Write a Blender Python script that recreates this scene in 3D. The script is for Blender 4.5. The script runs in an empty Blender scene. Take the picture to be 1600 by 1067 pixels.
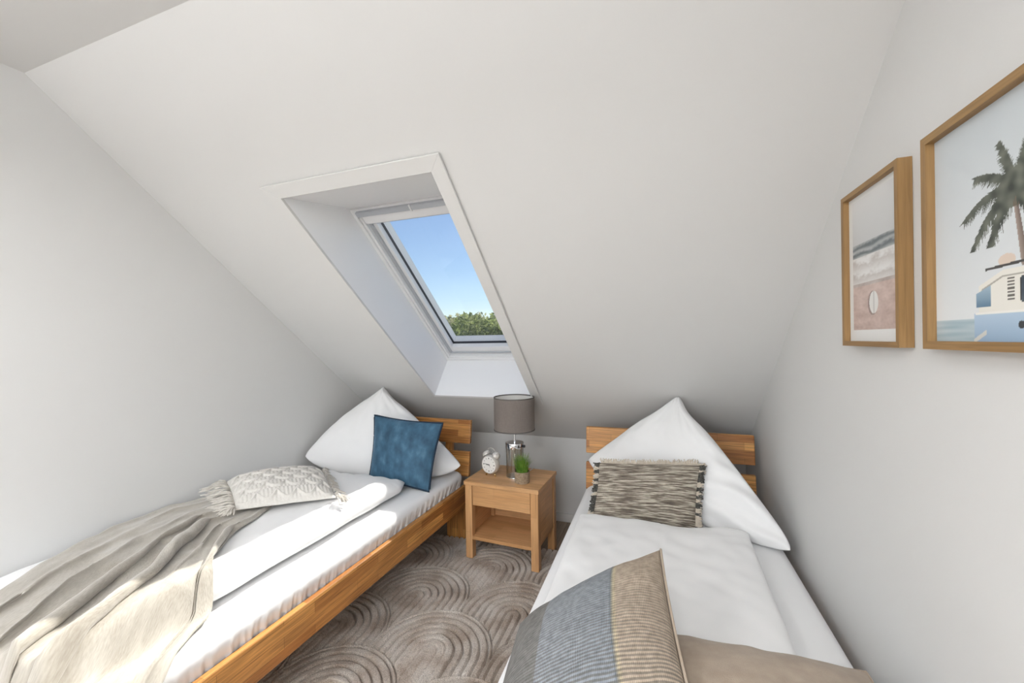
import bpy, bmesh, math, random
from mathutils import Vector, Matrix, noise
random.seed(7)
S = bpy.context.scene
C = S.collection
PI = math.pi
def V(*a): return Vector(a)
def N3(x, y, z=0.0): return noise.noise(Vector((x, y, z)))

# ------------------------------------------------------------------ camera
cam = bpy.data.cameras.new('camera'); cam.sensor_width = 36.0; cam.lens = 14.236
cam.clip_start = 0.02; cam.clip_end = 300
co = bpy.data.objects.new('camera', cam); C.objects.link(co)
YAW, PITCH, ROLL = 0.34106, -0.00309, -0.01647
fw = V(-math.sin(YAW)*math.cos(PITCH), math.cos(YAW)*math.cos(PITCH), math.sin(PITCH))
r0 = V(math.cos(YAW), math.sin(YAW), 0); u0 = r0.cross(fw)
rr = r0*math.cos(ROLL) + u0*math.sin(ROLL); uu = -r0*math.sin(ROLL) + u0*math.cos(ROLL)
m = Matrix((rr, uu, -fw)).transposed().to_4x4(); m.translation = V(0, 0, 1.35)
co.matrix_world = m
S.camera = co

# ------------------------------------------------------------------ world, sun, rear fill light, exposure
S.view_settings.view_transform = 'Standard'; S.view_settings.look = 'None'
S.view_settings.gamma = 1.0; S.view_settings.use_curve_mapping = False
S.view_settings.exposure = 0.0
w = bpy.data.worlds.new('sky'); S.world = w; w.use_nodes = True
nt = w.node_tree; nt.nodes.clear()
out = nt.nodes.new('ShaderNodeOutputWorld'); bg = nt.nodes.new('ShaderNodeBackground')
sk = nt.nodes.new('ShaderNodeTexSky'); sk.sky_type = 'NISHITA'; sk.sun_disc = False
sk.sun_elevation = math.atan2(.87, math.hypot(.945, .07)); sk.sun_rotation = math.atan2(.07, .945)
sk.air_density = 1.0; sk.dust_density = .45; sk.ozone_density = 3.0; sk.altitude = 200
nt.links.new(sk.outputs[0], bg.inputs[0]); bg.inputs[1].default_value = .125
nt.links.new(bg.outputs[0], out.inputs[0])

SUN_DIR = V(-.07, -.945, -.87).normalized()
sl = bpy.data.lights.new('sun', 'SUN'); sl.energy = 7.0; sl.angle = math.radians(.6); sl.color = (1, .965, .90)
so = bpy.data.objects.new('sun', sl); C.objects.link(so)
so.rotation_euler = SUN_DIR.to_track_quat('-Z', 'Y').to_euler(); so.location = (0, 8, 8)
# area light added in the unseen rear window opening to fill the room
al = bpy.data.lights.new('rear_fill', 'AREA'); al.shape = 'RECTANGLE'; al.size = 2.0; al.size_y = 1.5
al.energy = 39; al.color = (.96, .98, 1)
ao = bpy.data.objects.new('rear_fill', al); C.objects.link(ao)
ao.location = (-.8, -2.16, 1.42); ao.rotation_euler = (PI/2, 0, 0)
FILL_POWER = 21.0  # glow strength of the light panels added behind the camera

# ------------------------------------------------------------------ helpers
MATS = {}
def mat(name, col=(.8, .8, .8), rough=.6, **kw):
    m = bpy.data.materials.new(name); m.use_nodes = True
    b = m.node_tree.nodes['Principled BSDF']
    b.inputs['Base Color'].default_value = (*col, 1); b.inputs['Roughness'].default_value = rough
    for k_, v in kw.items(): b.inputs[k_.replace('_', ' ')].default_value = v
    MATS[name] = m; return m
def nd(m, t, **kw):
    n = m.node_tree.nodes.new(t)
    for k_, v in kw.items():
        if k_ in n.inputs: n.inputs[k_].default_value = v
        else: setattr(n, k_, v)
    return n
def lk(m, a, b): m.node_tree.links.new(a, b)
def bsdf(m): return m.node_tree.nodes['Principled BSDF']
def ramp(m, src, stops):
    r = nd(m, 'ShaderNodeValToRGB'); el = r.color_ramp.elements
    while len(el) < len(stops): el.new(.5)
    for i, (p, c) in enumerate(stops): el[i].position = p; el[i].color = (*c, 1)
    lk(m, src, r.inputs[0]); return r
def bump(m, src, strength, dist=.01):
    b = nd(m, 'ShaderNodeBump'); b.inputs['Strength'].default_value = strength; b.inputs['Distance'].default_value = dist
    lk(m, src, b.inputs['Height']); lk(m, b.outputs[0], bsdf(m).inputs['Normal']); return b
def noisy(m, coord='Object', scale=(1, 1, 1), size=10, detail=4):
    t = nd(m, 'ShaderNodeTexCoord'); mp = nd(m, 'ShaderNodeMapping'); mp.inputs['Scale'].default_value = scale
    n = nd(m, 'ShaderNodeTexNoise'); n.inputs['Scale'].default_value = size; n.inputs['Detail'].default_value = detail
    lk(m, t.outputs[coord], mp.inputs[0]); lk(m, mp.outputs[0], n.inputs[0]); return n
def mixc(m, f, a, b, mode='MIX'):
    x = nd(m, 'ShaderNodeMixRGB'); x.blend_type = mode
    for i, s in ((0, f), (1, a), (2, b)):
        if hasattr(s, 'is_linked'): lk(m, s, x.inputs[i])
        elif i == 0: x.inputs[0].default_value = s
        else: x.inputs[i].default_value = (*s, 1)
    return x

def plaster(name, col):
    m = mat(name, col, .9); n = noisy(m, size=160, detail=3); bump(m, n.outputs[0], .06, .002); return m
def fabric(name, col, col2=None, size=60, bs=.15, rough=.9, sheen=.15, fine=900):
    m = mat(name, col, rough); b = bsdf(m); b.inputs['Sheen Weight'].default_value = sheen
    n = noisy(m, size=size, detail=5)
    if col2: r = ramp(m, n.outputs[0], [(.35, col), (.68, col2)]); lk(m, r.outputs[0], b.inputs['Base Color'])
    f = noisy(m, size=fine, detail=2); bump(m, f.outputs[0], bs, .002); return m
def wood(name, c1, c2, dark, stave=(.34, .036), rough=.45, grain=.5):
    m = mat(name, c1, rough); b = bsdf(m)
    t = nd(m, 'ShaderNodeTexCoord')
    br = nd(m, 'ShaderNodeTexBrick'); br.offset = .37; br.offset_frequency = 2; br.squash = 1
    for k_, v in dict(Scale=1.0).items(): br.inputs[k_].default_value = v
    br.inputs['Mortar Size'].default_value = .0004; br.inputs['Mortar Smooth'].default_value = 0
    br.inputs['Bias'].default_value = 0.0; br.inputs['Brick Width'].default_value = stave[0]; br.inputs['Row Height'].default_value = stave[1]
    br.inputs['Color1'].default_value = (*c1, 1); br.inputs['Color2'].default_value = (*c2, 1); br.inputs['Mortar'].default_value = (*dark, 1)
    lk(m, t.outputs['UV'], br.inputs[0])
    g = noisy(m, 'UV', (6, 150, 1), 1.0, 6); g.inputs['Distortion'].default_value = .6
    gr = ramp(m, g.outputs[0], [(.3, (1-grain,)*3), (.62, (1, 1, 1))])
    x = mixc(m, 1.0, br.outputs[0], gr.outputs[0], 'MULTIPLY')
    g2 = noisy(m, 'UV', (2.5, 9, 1), 1.0, 3)
    gr2 = ramp(m, g2.outputs[0], [(.35, (.80, .76, .72)), (.6, (1, 1, 1))])
    x2 = mixc(m, .8, x.outputs[0], gr2.outputs[0], 'MULTIPLY')
    lk(m, x2.outputs[0], b.inputs['Base Color']); bump(m, g.outputs[0], .08, .002)
    return m

def obj(name, me, mt=None, parent=None, smooth=False):
    o = bpy.data.objects.new(name, me); C.objects.link(o)
    if mt is not None and not me.materials: me.materials.append(mt if not isinstance(mt, str) else MATS[mt])
    if parent: o.parent = parent
    if smooth:
        for p in me.polygons: p.use_smooth = True
    return o
def tag(o, label=None, cat=None, group=None, kind=None):
    for k_, v in (('label', label), ('category', cat), ('group', group), ('kind', kind)):
        if v: o[k_] = v
    return o
def thing(name, label, cat, loc=(0, 0, 0), rz=0, group=None):
    o = bpy.data.objects.new(name, None); C.objects.link(o); o.location = loc; o.rotation_euler = (0, 0, rz)
    o.empty_display_size = .1
    return tag(o, label, cat, group)
def box_uv(bm, la):
    uv = bm.loops.layers.uv.verify()
    for f in bm.faces:
        n = f.normal; ax = max(range(3), key=lambda i: abs(n[i]))
        oth = [i for i in range(3) if i != ax]
        a = la if la in oth else oth[0]; b = oth[0] if oth[1] == a else oth[1]
        for l in f.loops: l[uv].uv = (l.vert.co[a] + .13*ax, l.vert.co[b] + .21*ax)
OFF = [0]
def box(name, lo, hi, mt, parent=None, bev=.003, la=None, xf=None, seg=2):
    """bevelled box between two corners; UVs in metres run along its longest side"""
    bm = bmesh.new(); bmesh.ops.create_cube(bm, size=1)
    lo = Vector(lo); hi = Vector(hi); d = hi-lo; c = (hi+lo)/2
    for v in bm.verts: v.co = V(v.co.x*d.x, v.co.y*d.y, v.co.z*d.z)
    if bev: bmesh.ops.bevel(bm, geom=bm.edges[:], offset=min(bev, min(d)*.4), segments=seg, affect='EDGES', profile=.6)
    bm.normal_update()
    if la is None: la = max(range(3), key=lambda i: d[i])
    box_uv(bm, la)
    uv = bm.loops.layers.uv.verify(); OFF[0] += 1; ou, ov = (OFF[0]*.618) % 3, (OFF[0]*.377) % 2
    for f in bm.faces:
        for l in f.loops: l[uv].uv = (l[uv].uv[0]+ou, l[uv].uv[1]+ov)
    for v in bm.verts:
        v.co = v.co + c
        if xf: v.co = xf(v.co)
    me = bpy.data.meshes.new(name); bm.to_mesh(me); bm.free()
    return obj(name, me, mt, parent)
def mesh(name, verts, faces, mt, parent=None, smooth=False, uvs=None):
    me = bpy.data.meshes.new(name); me.from_pydata([tuple(v) for v in verts], [], faces)
    bm = bmesh.new(); bm.from_mesh(me); bmesh.ops.recalc_face_normals(bm, faces=bm.faces[:]); bm.to_mesh(me); bm.free()
    if uvs:
        ul = me.uv_layers.new(name='UVMap')
        for lp in me.loops: ul.data[lp.index].uv = uvs[lp.vertex_index]
    me.update(); return obj(name, me, mt, parent, smooth)
def lathe(name, prof, mt, parent=None, n=48, center=(0, 0, 0), axis=None, closed=False):
    """profile of (radius, height) pairs turned about z"""
    vs = []; fs = []; k_ = len(prof)
    for i in range(n):
        a = 2*PI*i/n
        for r, z in prof: vs.append(V(r*math.cos(a), r*math.sin(a), z))
    for i in range(n):
        j = (i+1) % n
        for q in range(k_ if closed else k_-1):
            q2 = (q+1) % k_
            fs.append((i*k_+q, j*k_+q, j*k_+q2, i*k_+q2))
    if axis: vs = [axis @ v for v in vs]
    vs = [v+Vector(center) for v in vs]
    o = mesh(name, vs, fs, mt, parent, True)
    bm = bmesh.new(); bm.from_mesh(o.data); bmesh.ops.remove_doubles(bm, verts=bm.verts[:], dist=1e-6)
    bmesh.ops.dissolve_degenerate(bm, edges=bm.edges[:], dist=1e-7); bmesh.ops.recalc_face_normals(bm, faces=bm.faces[:]); bm.to_mesh(o.data); bm.free()
    for p in o.data.polygons: p.use_smooth = True
    o.data.set_sharp_from_angle(angle=math.radians(40))
    return o
def tube_geo(pts, r, n=6, closed=False, r1=None):
    vs = []; fs = []; L = len(pts)
    for i, p in enumerate(pts):
        a = pts[(i-1) % L] if (closed or i > 0) else p; b = pts[(i+1) % L] if (closed or i < L-1) else p
        t = (b-a).normalized(); up = V(0, 0, 1) if abs(t.z) < .9 else V(1, 0, 0)
        x = t.cross(up).normalized(); y = x.cross(t)
        q = r if r1 is None else r+(r1-r)*i/(L-1)
        for k_ in range(n):
            an = 2*PI*k_/n; vs.append(p + x*(q*math.cos(an)) + y*(q*math.sin(an)))
    for i in range(L if closed else L-1):
        j = (i+1) % L
        for k_ in range(n): fs.append((i*n+k_, i*n+(k_+1) % n, j*n+(k_+1) % n, j*n+k_))
    if not closed: fs.append(tuple(range(n))); fs.append(tuple((L-1)*n+k_ for k_ in range(n)))
    return vs, fs
def tube(name, pts, r, mt, parent=None, n=8, closed=False, r1=None):
    v, f = tube_geo([Vector(p) for p in pts], r, n, closed, r1); return mesh(name, v, f, mt, parent, True)
def multi(name, geos, mt, parent=None, smooth=True):
    vs = []; fs = []
    for v, f in geos:
        o = len(vs); vs += v; fs += [tuple(i+o for i in q) for q in f]
    return mesh(name, vs, fs, mt, parent, smooth)

class Soft:
    """stuffed textile: a curved four-cornered sheet inflated to both sides"""
    def __init__(s, BL, BR, TR, TL, tf, tb, p=2.4, q=.5, pinch=.05, disp=None, bow=V(0, 0, 0), sides=None):
        s.c = [Vector(x) for x in (BL, BR, TR, TL)]; s.tf = tf; s.tb = tb; s.p = p; s.q = q; s.pinch = pinch; s.disp = disp; s.bow = bow; s.sides = sides
        s.n = (s.c[1]-s.c[0]+s.c[2]-s.c[3]).cross(s.c[3]-s.c[0]+s.c[2]-s.c[1]).normalized()
    def at(s, u, v, side=0):
        pu = u*(1-s.pinch*(1-v*v)); pv = v*(1-s.pinch*(1-u*u))
        a, b = (pu+1)/2, (pv+1)/2
        P = s.c[0]*((1-a)*(1-b)) + s.c[1]*(a*(1-b)) + s.c[2]*(a*b) + s.c[3]*((1-a)*b)
        P = P + s.bow*((1-u*u)*(1-b))
        if s.sides: P = P + s.sides(u, v)
        wd = max(0, 1-abs(u)**s.p)**s.q*max(0, 1-abs(v)**s.p)**s.q
        if side > 0: P = P + s.n*(s.tf*wd)
        elif side < 0: P = P - s.n*(s.tb*wd)
        if s.disp and side: P = P + s.n*(s.disp(u, v, side)*min(1, wd*2.2)*(1 if side > 0 else -1))
        return P
    def build(s, name, mt, parent=None, nu=64, nv=64):
        vs = []; uv = []; fs = []; F = {}; B = {}
        us = [math.sin(PI/2*(2*i/nu-1)) for i in range(nu+1)]; vv = [math.sin(PI/2*(2*j/nv-1)) for j in range(nv+1)]
        us = [.6*a+.4*(2*i/nu-1) for i, a in enumerate(us)]; vv = [.6*a+.4*(2*j/nv-1) for j, a in enumerate(vv)]
        for i, u in enumerate(us):
            for j, v in enumerate(vv):
                edge = i in (0, nu) or j in (0, nv)
                F[i, j] = len(vs); vs.append(s.at(u, v, 0 if edge else 1)); uv.append(((u+1)/2, (v+1)/2))
                if edge: B[i, j] = F[i, j]
                else: B[i, j] = len(vs); vs.append(s.at(u, v, -1)); uv.append(((u+1)/2, (v+1)/2))
        for i in range(nu):
            for j in range(nv):
                fs.append((F[i, j], F[i+1, j], F[i+1, j+1], F[i, j+1]))
                fs.append((B[i, j+1], B[i+1, j+1], B[i+1, j], B[i, j]))
        return mesh(name, vs, fs, mt, parent, True, uv)
    def border(s, n=40):
        L = []
        for (a, b) in (((-1, -1), (1, -1)), ((1, -1), (1, 1)), ((1, 1), (-1, 1)), ((-1, 1), (-1, -1))):
            for i in range(n):
                t = i/n; L.append(s.at(a[0]+(b[0]-a[0])*t, a[1]+(b[1]-a[1])*t))
        return L

# ------------------------------------------------------------------ materials
plaster('wall_white', (.725, .722, .71))
plaster('ceiling_white', (.725, .722, .71))
mat('trim_white', (.72, .715, .70), .55)
mat('lining_white', (.93, .93, .935), .5)
mat('frame_white', (.84, .84, .84), .35)
mat('frame_grey', (.50, .52, .55), .35, Metallic=.3)
mat('gasket', (.03, .03, .035), .6)
oak = wood('oiled_oak', (.90, .46, .14), (.46, .18, .046), (.12, .05, .018), (.36, .042), .42, .5)
beech = wood('oiled_beech', (.84, .50, .245), (.66, .355, .15), (.5, .27, .12), (.42, .06), .33, .22)
wood('laminate', (.36, .28, .21), (.30, .23, .17), (.2, .15, .1), (1.3, .19), .5, .35)
wood('frame_oak', (.40, .24, .095), (.36, .205, .075), (.3, .17, .06), (3, .5), .5, .3)
fabric('white_linen', (.87, .87, .87), None, 30, .12)
fabric('white_cotton', (.86, .86, .86), None, 30, .08)
fabric('sheet_cotton', (.85, .85, .855), None, 30, .08)
fabric('cream_yarn', (.62, .54, .44), (.72, .65, .55), 90, .2)
fabric('black_yarn', (.035, .035, .03), (.12, .115, .10), 120, .2)
fabric('taupe_linen', (.35, .275, .21), (.42, .34, .265), 26, .5, fine=500)
mat('chrome', (.75, .76, .78), .08, Metallic=1)
mat('dark_metal', (.05, .05, .055), .3, Metallic=.6)
mat('clock_white', (.70, .67, .63), .32, Metallic=.25)
mat('clock_face', (.82, .81, .78), .5)
mat('clock_ink', (.04, .04, .04), .6)
mat('brass', (.62, .45, .22), .25, Metallic=1)
mat('bulb_glass', (.9, .88, .82), .3)
mat('soil', (.06, .04, .025), .9)
mat('paper_white', (.84, .84, .83), .6)

def thin_glass(name, tint=(1, 1, 1), gloss=.08):
    m = bpy.data.materials.new(name); m.use_nodes = True; t = m.node_tree; t.nodes.clear()
    o = t.nodes.new('ShaderNodeOutputMaterial'); tr = t.nodes.new('ShaderNodeBsdfTransparent'); gl = t.nodes.new('ShaderNodeBsdfGlossy')
    mx = t.nodes.new('ShaderNodeMixShader'); lw = t.nodes.new('ShaderNodeLayerWeight'); lw.inputs[0].default_value = .35
    mm = t.nodes.new('ShaderNodeMath'); mm.operation = 'MULTIPLY_ADD'; mm.inputs[1].default_value = .55; mm.inputs[2].default_value = gloss
    tr.inputs[0].default_value = (*tint, 1); gl.inputs['Roughness'].default_value = .03
    t.links.new(lw.outputs['Facing'], mm.inputs[0]); t.links.new(mm.outputs[0], mx.inputs[0])
    t.links.new(tr.outputs[0], mx.inputs[1]); t.links.new(gl.outputs[0], mx.inputs[2]); t.links.new(mx.outputs[0], o.inputs[0])
    MATS[name] = m; return m
def pane_glass(name):
    m = thin_glass(name, (.985, .99, .99), .01)
    for n in m.node_tree.nodes:
        if n.type == 'MATH': n.inputs[1].default_value = .12
    return m
pane_glass('pane_glass'); thin_glass('jar_glass', (.93, .92, .89), .08)

def shade_mat():
    m = mat('shade_fabric', (.21, .185, .17), .9)
    t = m.node_tree; b = bsdf(m)
    n = noisy(m, 'Object', (40, 40, 700), 1, 3); n2 = noisy(m, 'Object', (500, 500, 30), 1, 3)
    x = mixc(m, .5, n.outputs[0], n2.outputs[0]); r = ramp(m, x.outputs[0], [(.35, (.27, .235, .21)), (.65, (.42, .375, .345))])
    lk(m, r.outputs[0], b.inputs['Base Color']); bump(m, x.outputs[0], .3, .001)
    tl = nd(m, 'ShaderNodeBsdfTranslucent'); tl.inputs[0].default_value = (.52, .44, .37, 1)
    mx = nd(m, 'ShaderNodeMixShader'); mx.inputs[0].default_value = .45
    o = t.nodes['Material Output']; lk(m, b.outputs[0], mx.inputs[1]); lk(m, tl.outputs[0], mx.inputs[2]); lk(m, mx.outputs[0], o.inputs[0])
shade_mat()
mat('shade_trim', (.13, .115, .105), .85)
mat('shade_lining', (.80, .78, .74), .8)

def velvet():
    m = mat('blue_velvet', (.035, .10, .17), .75); b = bsdf(m)
    n = noisy(m, 'UV', (5, 3, 1), 1.6, 6); r = ramp(m, n.outputs[0], [(.3, (.022, .068, .118)), (.55, (.045, .125, .205)), (.75, (.095, .205, .30))])
    lk(m, r.outputs[0], b.inputs['Base Color']); b.inputs['Sheen Weight'].default_value = .7; b.inputs['Sheen Roughness'].default_value = .35
    b.inputs['Sheen Tint'].default_value = (.45, .68, .9, 1)
    f = noisy(m, 'UV', (1, 1, 1), 240, 3); bump(m, f.outputs[0], .3, .002)
velvet(); mat('velvet_piping', (.010, .028, .055), .8)

def woven():
    m = mat('woven_stripe', (.3, .27, .22), .95); b = bsdf(m)
    n = noisy(m, 'UV', (4.5, 42, 1), 1.0, 5); n.inputs['Distortion'].default_value = .3
    r = ramp(m, n.outputs[0], [(.38, (.19, .155, .125)), (.49, (.32, .27, .22)), (.55, (.62, .56, .46)), (.66, (.74, .68, .57))])
    n2 = noisy(m, 'UV', (14, 110, 1), 1.0, 3); r2 = ramp(m, n2.outputs[0], [(.38, (.45, .44, .42)), (.56, (1, 1, 1))])
    x = mixc(m, .8, r.outputs[0], r2.outputs[0], 'MULTIPLY')
    t = nd(m, 'ShaderNodeTexCoord'); wv = nd(m, 'ShaderNodeTexWave'); wv.bands_direction = 'X'; wv.inputs['Scale'].default_value = 30; wv.inputs['Distortion'].default_value = .5
    wh = nd(m, 'ShaderNodeTexWave'); wh.bands_direction = 'Y'; wh.inputs['Scale'].default_value = 17; wh.inputs['Distortion'].default_value = .6
    lk(m, t.outputs['UV'], wv.inputs[0]); lk(m, t.outputs['UV'], wh.inputs[0])
    r3 = ramp(m, wv.outputs[0], [(.0, (.70, .70, .70)), (.6, (1, 1, 1))]); y = mixc(m, .6, x.outputs[0], r3.outputs[0], 'MULTIPLY')
    lk(m, y.outputs[0], b.inputs['Base Color'])
    h = mixc(m, .5, wv.outputs[0], wh.outputs[0]); bump(m, h.outputs[0], .7, .003)
woven()

def striped():
    m = mat('striped_weave', (.3, .3, .3), .95); b = bsdf(m)
    t = nd(m, 'ShaderNodeTexCoord'); s = nd(m, 'ShaderNodeSeparateXYZ'); lk(m, t.outputs['UV'], s.inputs[0])
    c = ramp(m, s.outputs['X'], [(0, (.21, .205, .195)), (.27, (.22, .215, .205)), (.275, (.30, .32, .345)), (.69, (.27, .295, .325)), (.695, (.16, .19, .22)), (.715, (.55, .46, .31)), (.735, (.47, .38, .295)), (1, (.43, .345, .265))])
    c.color_ramp.interpolation = 'LINEAR'
    wh = nd(m, 'ShaderNodeTexWave'); wh.bands_direction = 'Y'; wh.inputs['Scale'].default_value = 17; wh.inputs['Distortion'].default_value = .4
    wx = nd(m, 'ShaderNodeTexWave'); wx.bands_direction = 'X'; wx.inputs['Scale'].default_value = 34; wx.inputs['Distortion'].default_value = .6
    lk(m, t.outputs['UV'], wh.inputs[0]); lk(m, t.outputs['UV'], wx.inputs[0])
    # dark weft threads grow stronger towards one end of the cover
    fy = ramp(m, s.outputs['Y'], [(.1, (1, 1, 1)), (.95, (.12, .12, .12))])
    fm = mixc(m, 1.0, fy.outputs[0], ramp(m, wh.outputs[0], [(.35, (1, 1, 1)), (.65, (0, 0, 0))]).outputs[0], 'MULTIPLY')
    fs_ = mixc(m, 1.0, fm.outputs[0], (.72, .72, .72), 'MULTIPLY'); x = mixc(m, fs_.outputs[0], c.outputs[0], (.13, .12, .105))
    n = noisy(m, 'UV', (30, 30, 1), 1.0, 5); r = ramp(m, n.outputs[0], [(.35, (.78, .78, .78)), (.65, (1.12, 1.12, 1.12))])
    y = mixc(m, 1.0, x.outputs[0], r.outputs[0], 'MULTIPLY')
    r3 = ramp(m, wx.outputs[0], [(0, (.8, .8, .8)), (.5, (1, 1, 1))]); z = mixc(m, .6, y.outputs[0], r3.outputs[0], 'MULTIPLY')
    lk(m, z.outputs[0], b.inputs['Base Color'])
    h = mixc(m, .5, wh.outputs[0], wx.outputs[0]); bump(m, h.outputs[0], .6, .002)
striped()
fabric('beige_cloth', (.43, .345, .265), (.48, .39, .30), 40, .4, fine=600)
fabric('knit_cream', (.66, .635, .59), (.72, .695, .65), 120, .55, fine=420)
fabric('knit_back', (.60, .565, .52), (.64, .60, .55), 60, .2)
fabric('tassel_cream', (.64, .60, .54), (.72, .68, .62), 80, .2)

def throw_mat():
    m = mat('throw_wool', (.43, .395, .34), .95); b = bsdf(m); b.inputs['Sheen Weight'].default_value = .5; b.inputs['Sheen Roughness'].default_value = .5
    n = noisy(m, 'UV', (10, 4, 1), 2.2, 6); n2 = noisy(m, 'UV', (260, 60, 1), 1.6, 3)
    x = mixc(m, .45, n.outputs[0], n2.outputs[0])
    r = ramp(m, x.outputs[0], [(.33, (.32, .285, .235)), (.62, (.50, .465, .405))]); lk(m, r.outputs[0], b.inputs['Base Color'])
    bump(m, n2.outputs[0], .45, .003)
throw_mat()

def rug_mat():
    m = mat('rug_pile', (.36, .31, .27), 1.0); b = bsdf(m); b.inputs['Sheen Weight'].default_value = .25
    n = noisy(m, size=7, detail=5); r = ramp(m, n.outputs[0], [(.36, (.41, .33, .265)), (.5, (.57, .50, .435)), (.66, (.70, .65, .595))])
    f = noisy(m, size=260, detail=4); r2 = ramp(m, f.outputs[0], [(.3, (.55, .53, .51)), (.65, (1.2, 1.2, 1.2))])
    x = mixc(m, 1.0, r.outputs[0], r2.outputs[0], 'MULTIPLY'); lk(m, x.outputs[0], b.inputs['Base Color']); bump(m, f.outputs[0], .9, .006)
rug_mat()
def pot_mat():
    m = mat('woven_jute', (.36, .27, .18), .95); b = bsdf(m)
    n = noisy(m, 'Object', (60, 60, 300), 1, 4); n2 = noisy(m, 'Object', (400, 400, 60), 1, 2)
    x = mixc(m, .5, n.outputs[0], n2.outputs[0]); r = ramp(m, x.outputs[0], [(.38, (.22, .155, .10)), (.62, (.46, .37, .26))])
    lk(m, r.outputs[0], b.inputs['Base Color']); bump(m, x.outputs[0], .7, .003)
pot_mat()
def leafm(name, a, b_):
    m = mat(name, a, .55); n = noisy(m, size=30, detail=2); r = ramp(m, n.outputs[0], [(.35, a), (.65, b_)]); lk(m, r.outputs[0], bsdf(m).inputs['Base Color'])
    if 'leaf' in name or 'grass' in name:
        tl = nd(m, 'ShaderNodeBsdfTranslucent'); lk(m, r.outputs[0], tl.inputs[0]); mx = nd(m, 'ShaderNodeMixShader'); mx.inputs[0].default_value = .5
        lk(m, bsdf(m).outputs[0], mx.inputs[1]); lk(m, tl.outputs[0], mx.inputs[2]); lk(m, mx.outputs[0], m.node_tree.nodes['Material Output'].inputs[0])
    return m
leafm('grass_green', (.10, .26, .03), (.34, .56, .10))
leafm('tree_leaf', (.17, .23, .07), (.50, .54, .24)); leafm('tree_leaf_pale', (.34, .37, .20), (.68, .66, .44)); leafm('bark', (.12, .09, .06), (.2, .15, .1)); leafm('lawn', (.08, .14, .03), (.14, .2, .06))
def print_mat():
    m = mat('art_print', (.8, .8, .8), .45); a = nd(m, 'ShaderNodeAttribute'); a.attribute_name = 'print'
    lk(m, a.outputs['Color'], bsdf(m).inputs['Base Color'])
print_mat()
def emis(name, col, st):
    m = mat(name, col, .5); b = bsdf(m); b.inputs['Emission Color'].default_value = (*col, 1); b.inputs['Emission Strength'].default_value = st
emis('fill_diffuser', (.985, .99, 1), FILL_POWER); emis('fill_diffuser_up', (.985, .99, 1), FILL_POWER*.5)  # glowing faces of the added fill panels, downward and upward

# ------------------------------------------------------------------ room shell
XL, XR, YB, YF, ZC, KN = -2.19, .536, 2.953, -2.1, 2.37, .621
TH = .6863; CT, ST = math.cos(TH), math.sin(TH)
Z0 = KN + YB*math.tan(TH)
YC = YB-(ZC-KN)/math.tan(TH)
def sp(x, s, d): return V(x, s*CT+d*ST, Z0-s*ST+d*CT)       # a point on the roof slope: across, down, outwards
def struct(o): o['kind'] = 'structure'; return o
def prism(name, prof, x0, x1, mt, parent=None):
    n = len(prof); vs = [V(x0, y, z) for y, z in prof]+[V(x1, y, z) for y, z in prof]
    fs = [tuple(range(n)), tuple(range(n, 2*n))]+[(i, (i+1) % n, n+(i+1) % n, n+i) for i in range(n)]
    return mesh(name, vs, fs, mt, parent)
prof = [(YF-.1, -.1), (YB+.1, -.1), (YB+.1, KN-.02), (YB, KN), (YC, ZC), (YF-.1, ZC)]
struct(prism('wall_left', prof, XL-.12, XL, 'wall_white'))
struct(prism('wall_right', prof, XR, XR+.12, 'wall_white'))
struct(box('wall_back', (XL, YB, -.1), (XR, YB+.1, KN), 'wall_white', bev=0))
struct(box('ceiling', (XL-.12, YF-.1, ZC), (XR+.12, YC+.02, ZC+.1), 'ceiling_white', bev=0))
# sloping ceiling with the skylight opening
OX0, OX1, OS0, OS1 = -1.487, -.76, 1.682, 3.269
S_TOP = YC/CT-.0; S_BOT = YB/CT
def sbox_geo(x0, x1, s0, s1, d0, d1):
    vs = [sp(x, s, d) for x in (x0, x1) for s in (s0, s1) for d in (d0, d1)]
    return vs, [(0, 1, 3, 2), (4, 6, 7, 5), (0, 4, 5, 1), (2, 3, 7, 6), (0, 2, 6, 4), (1, 5, 7, 3)]
ZX0, ZX1 = XL-.12, XR+.12
struct(multi('ceiling_slope', [sbox_geo(ZX0, OX0-.02, S_TOP, S_BOT+.1, 0, .12), sbox_geo(OX1+.02, ZX1, S_TOP, S_BOT+.1, 0, .12),
       sbox_geo(OX0-.02, OX1+.02, S_TOP, OS0-.03, 0, .12), sbox_geo(OX0-.02, OX1+.02, OS1+.02, S_BOT+.1, 0, .12)], 'ceiling_white', smooth=False))
# floor of laminate planks
fl = struct(box('floor', (XL, YF, -.1), (XR, YB, -.012), 'laminate', bev=0))
pw = .195
x = XL; row = 0
while x < XR-.01:
    x1 = min(x+pw, XR); y = YF - (row*.43) % 1.25
    while y < YB:
        a, b = max(y, YF), min(y+1.25, YB)
        if b-a > .02: box('plank', (x+.001, a+.001, -.012), (x1-.001, b-.001, 0), 'laminate', fl, bev=.0015, la=1, seg=1)
        y += 1.25
    x += pw; row += 1
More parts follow.
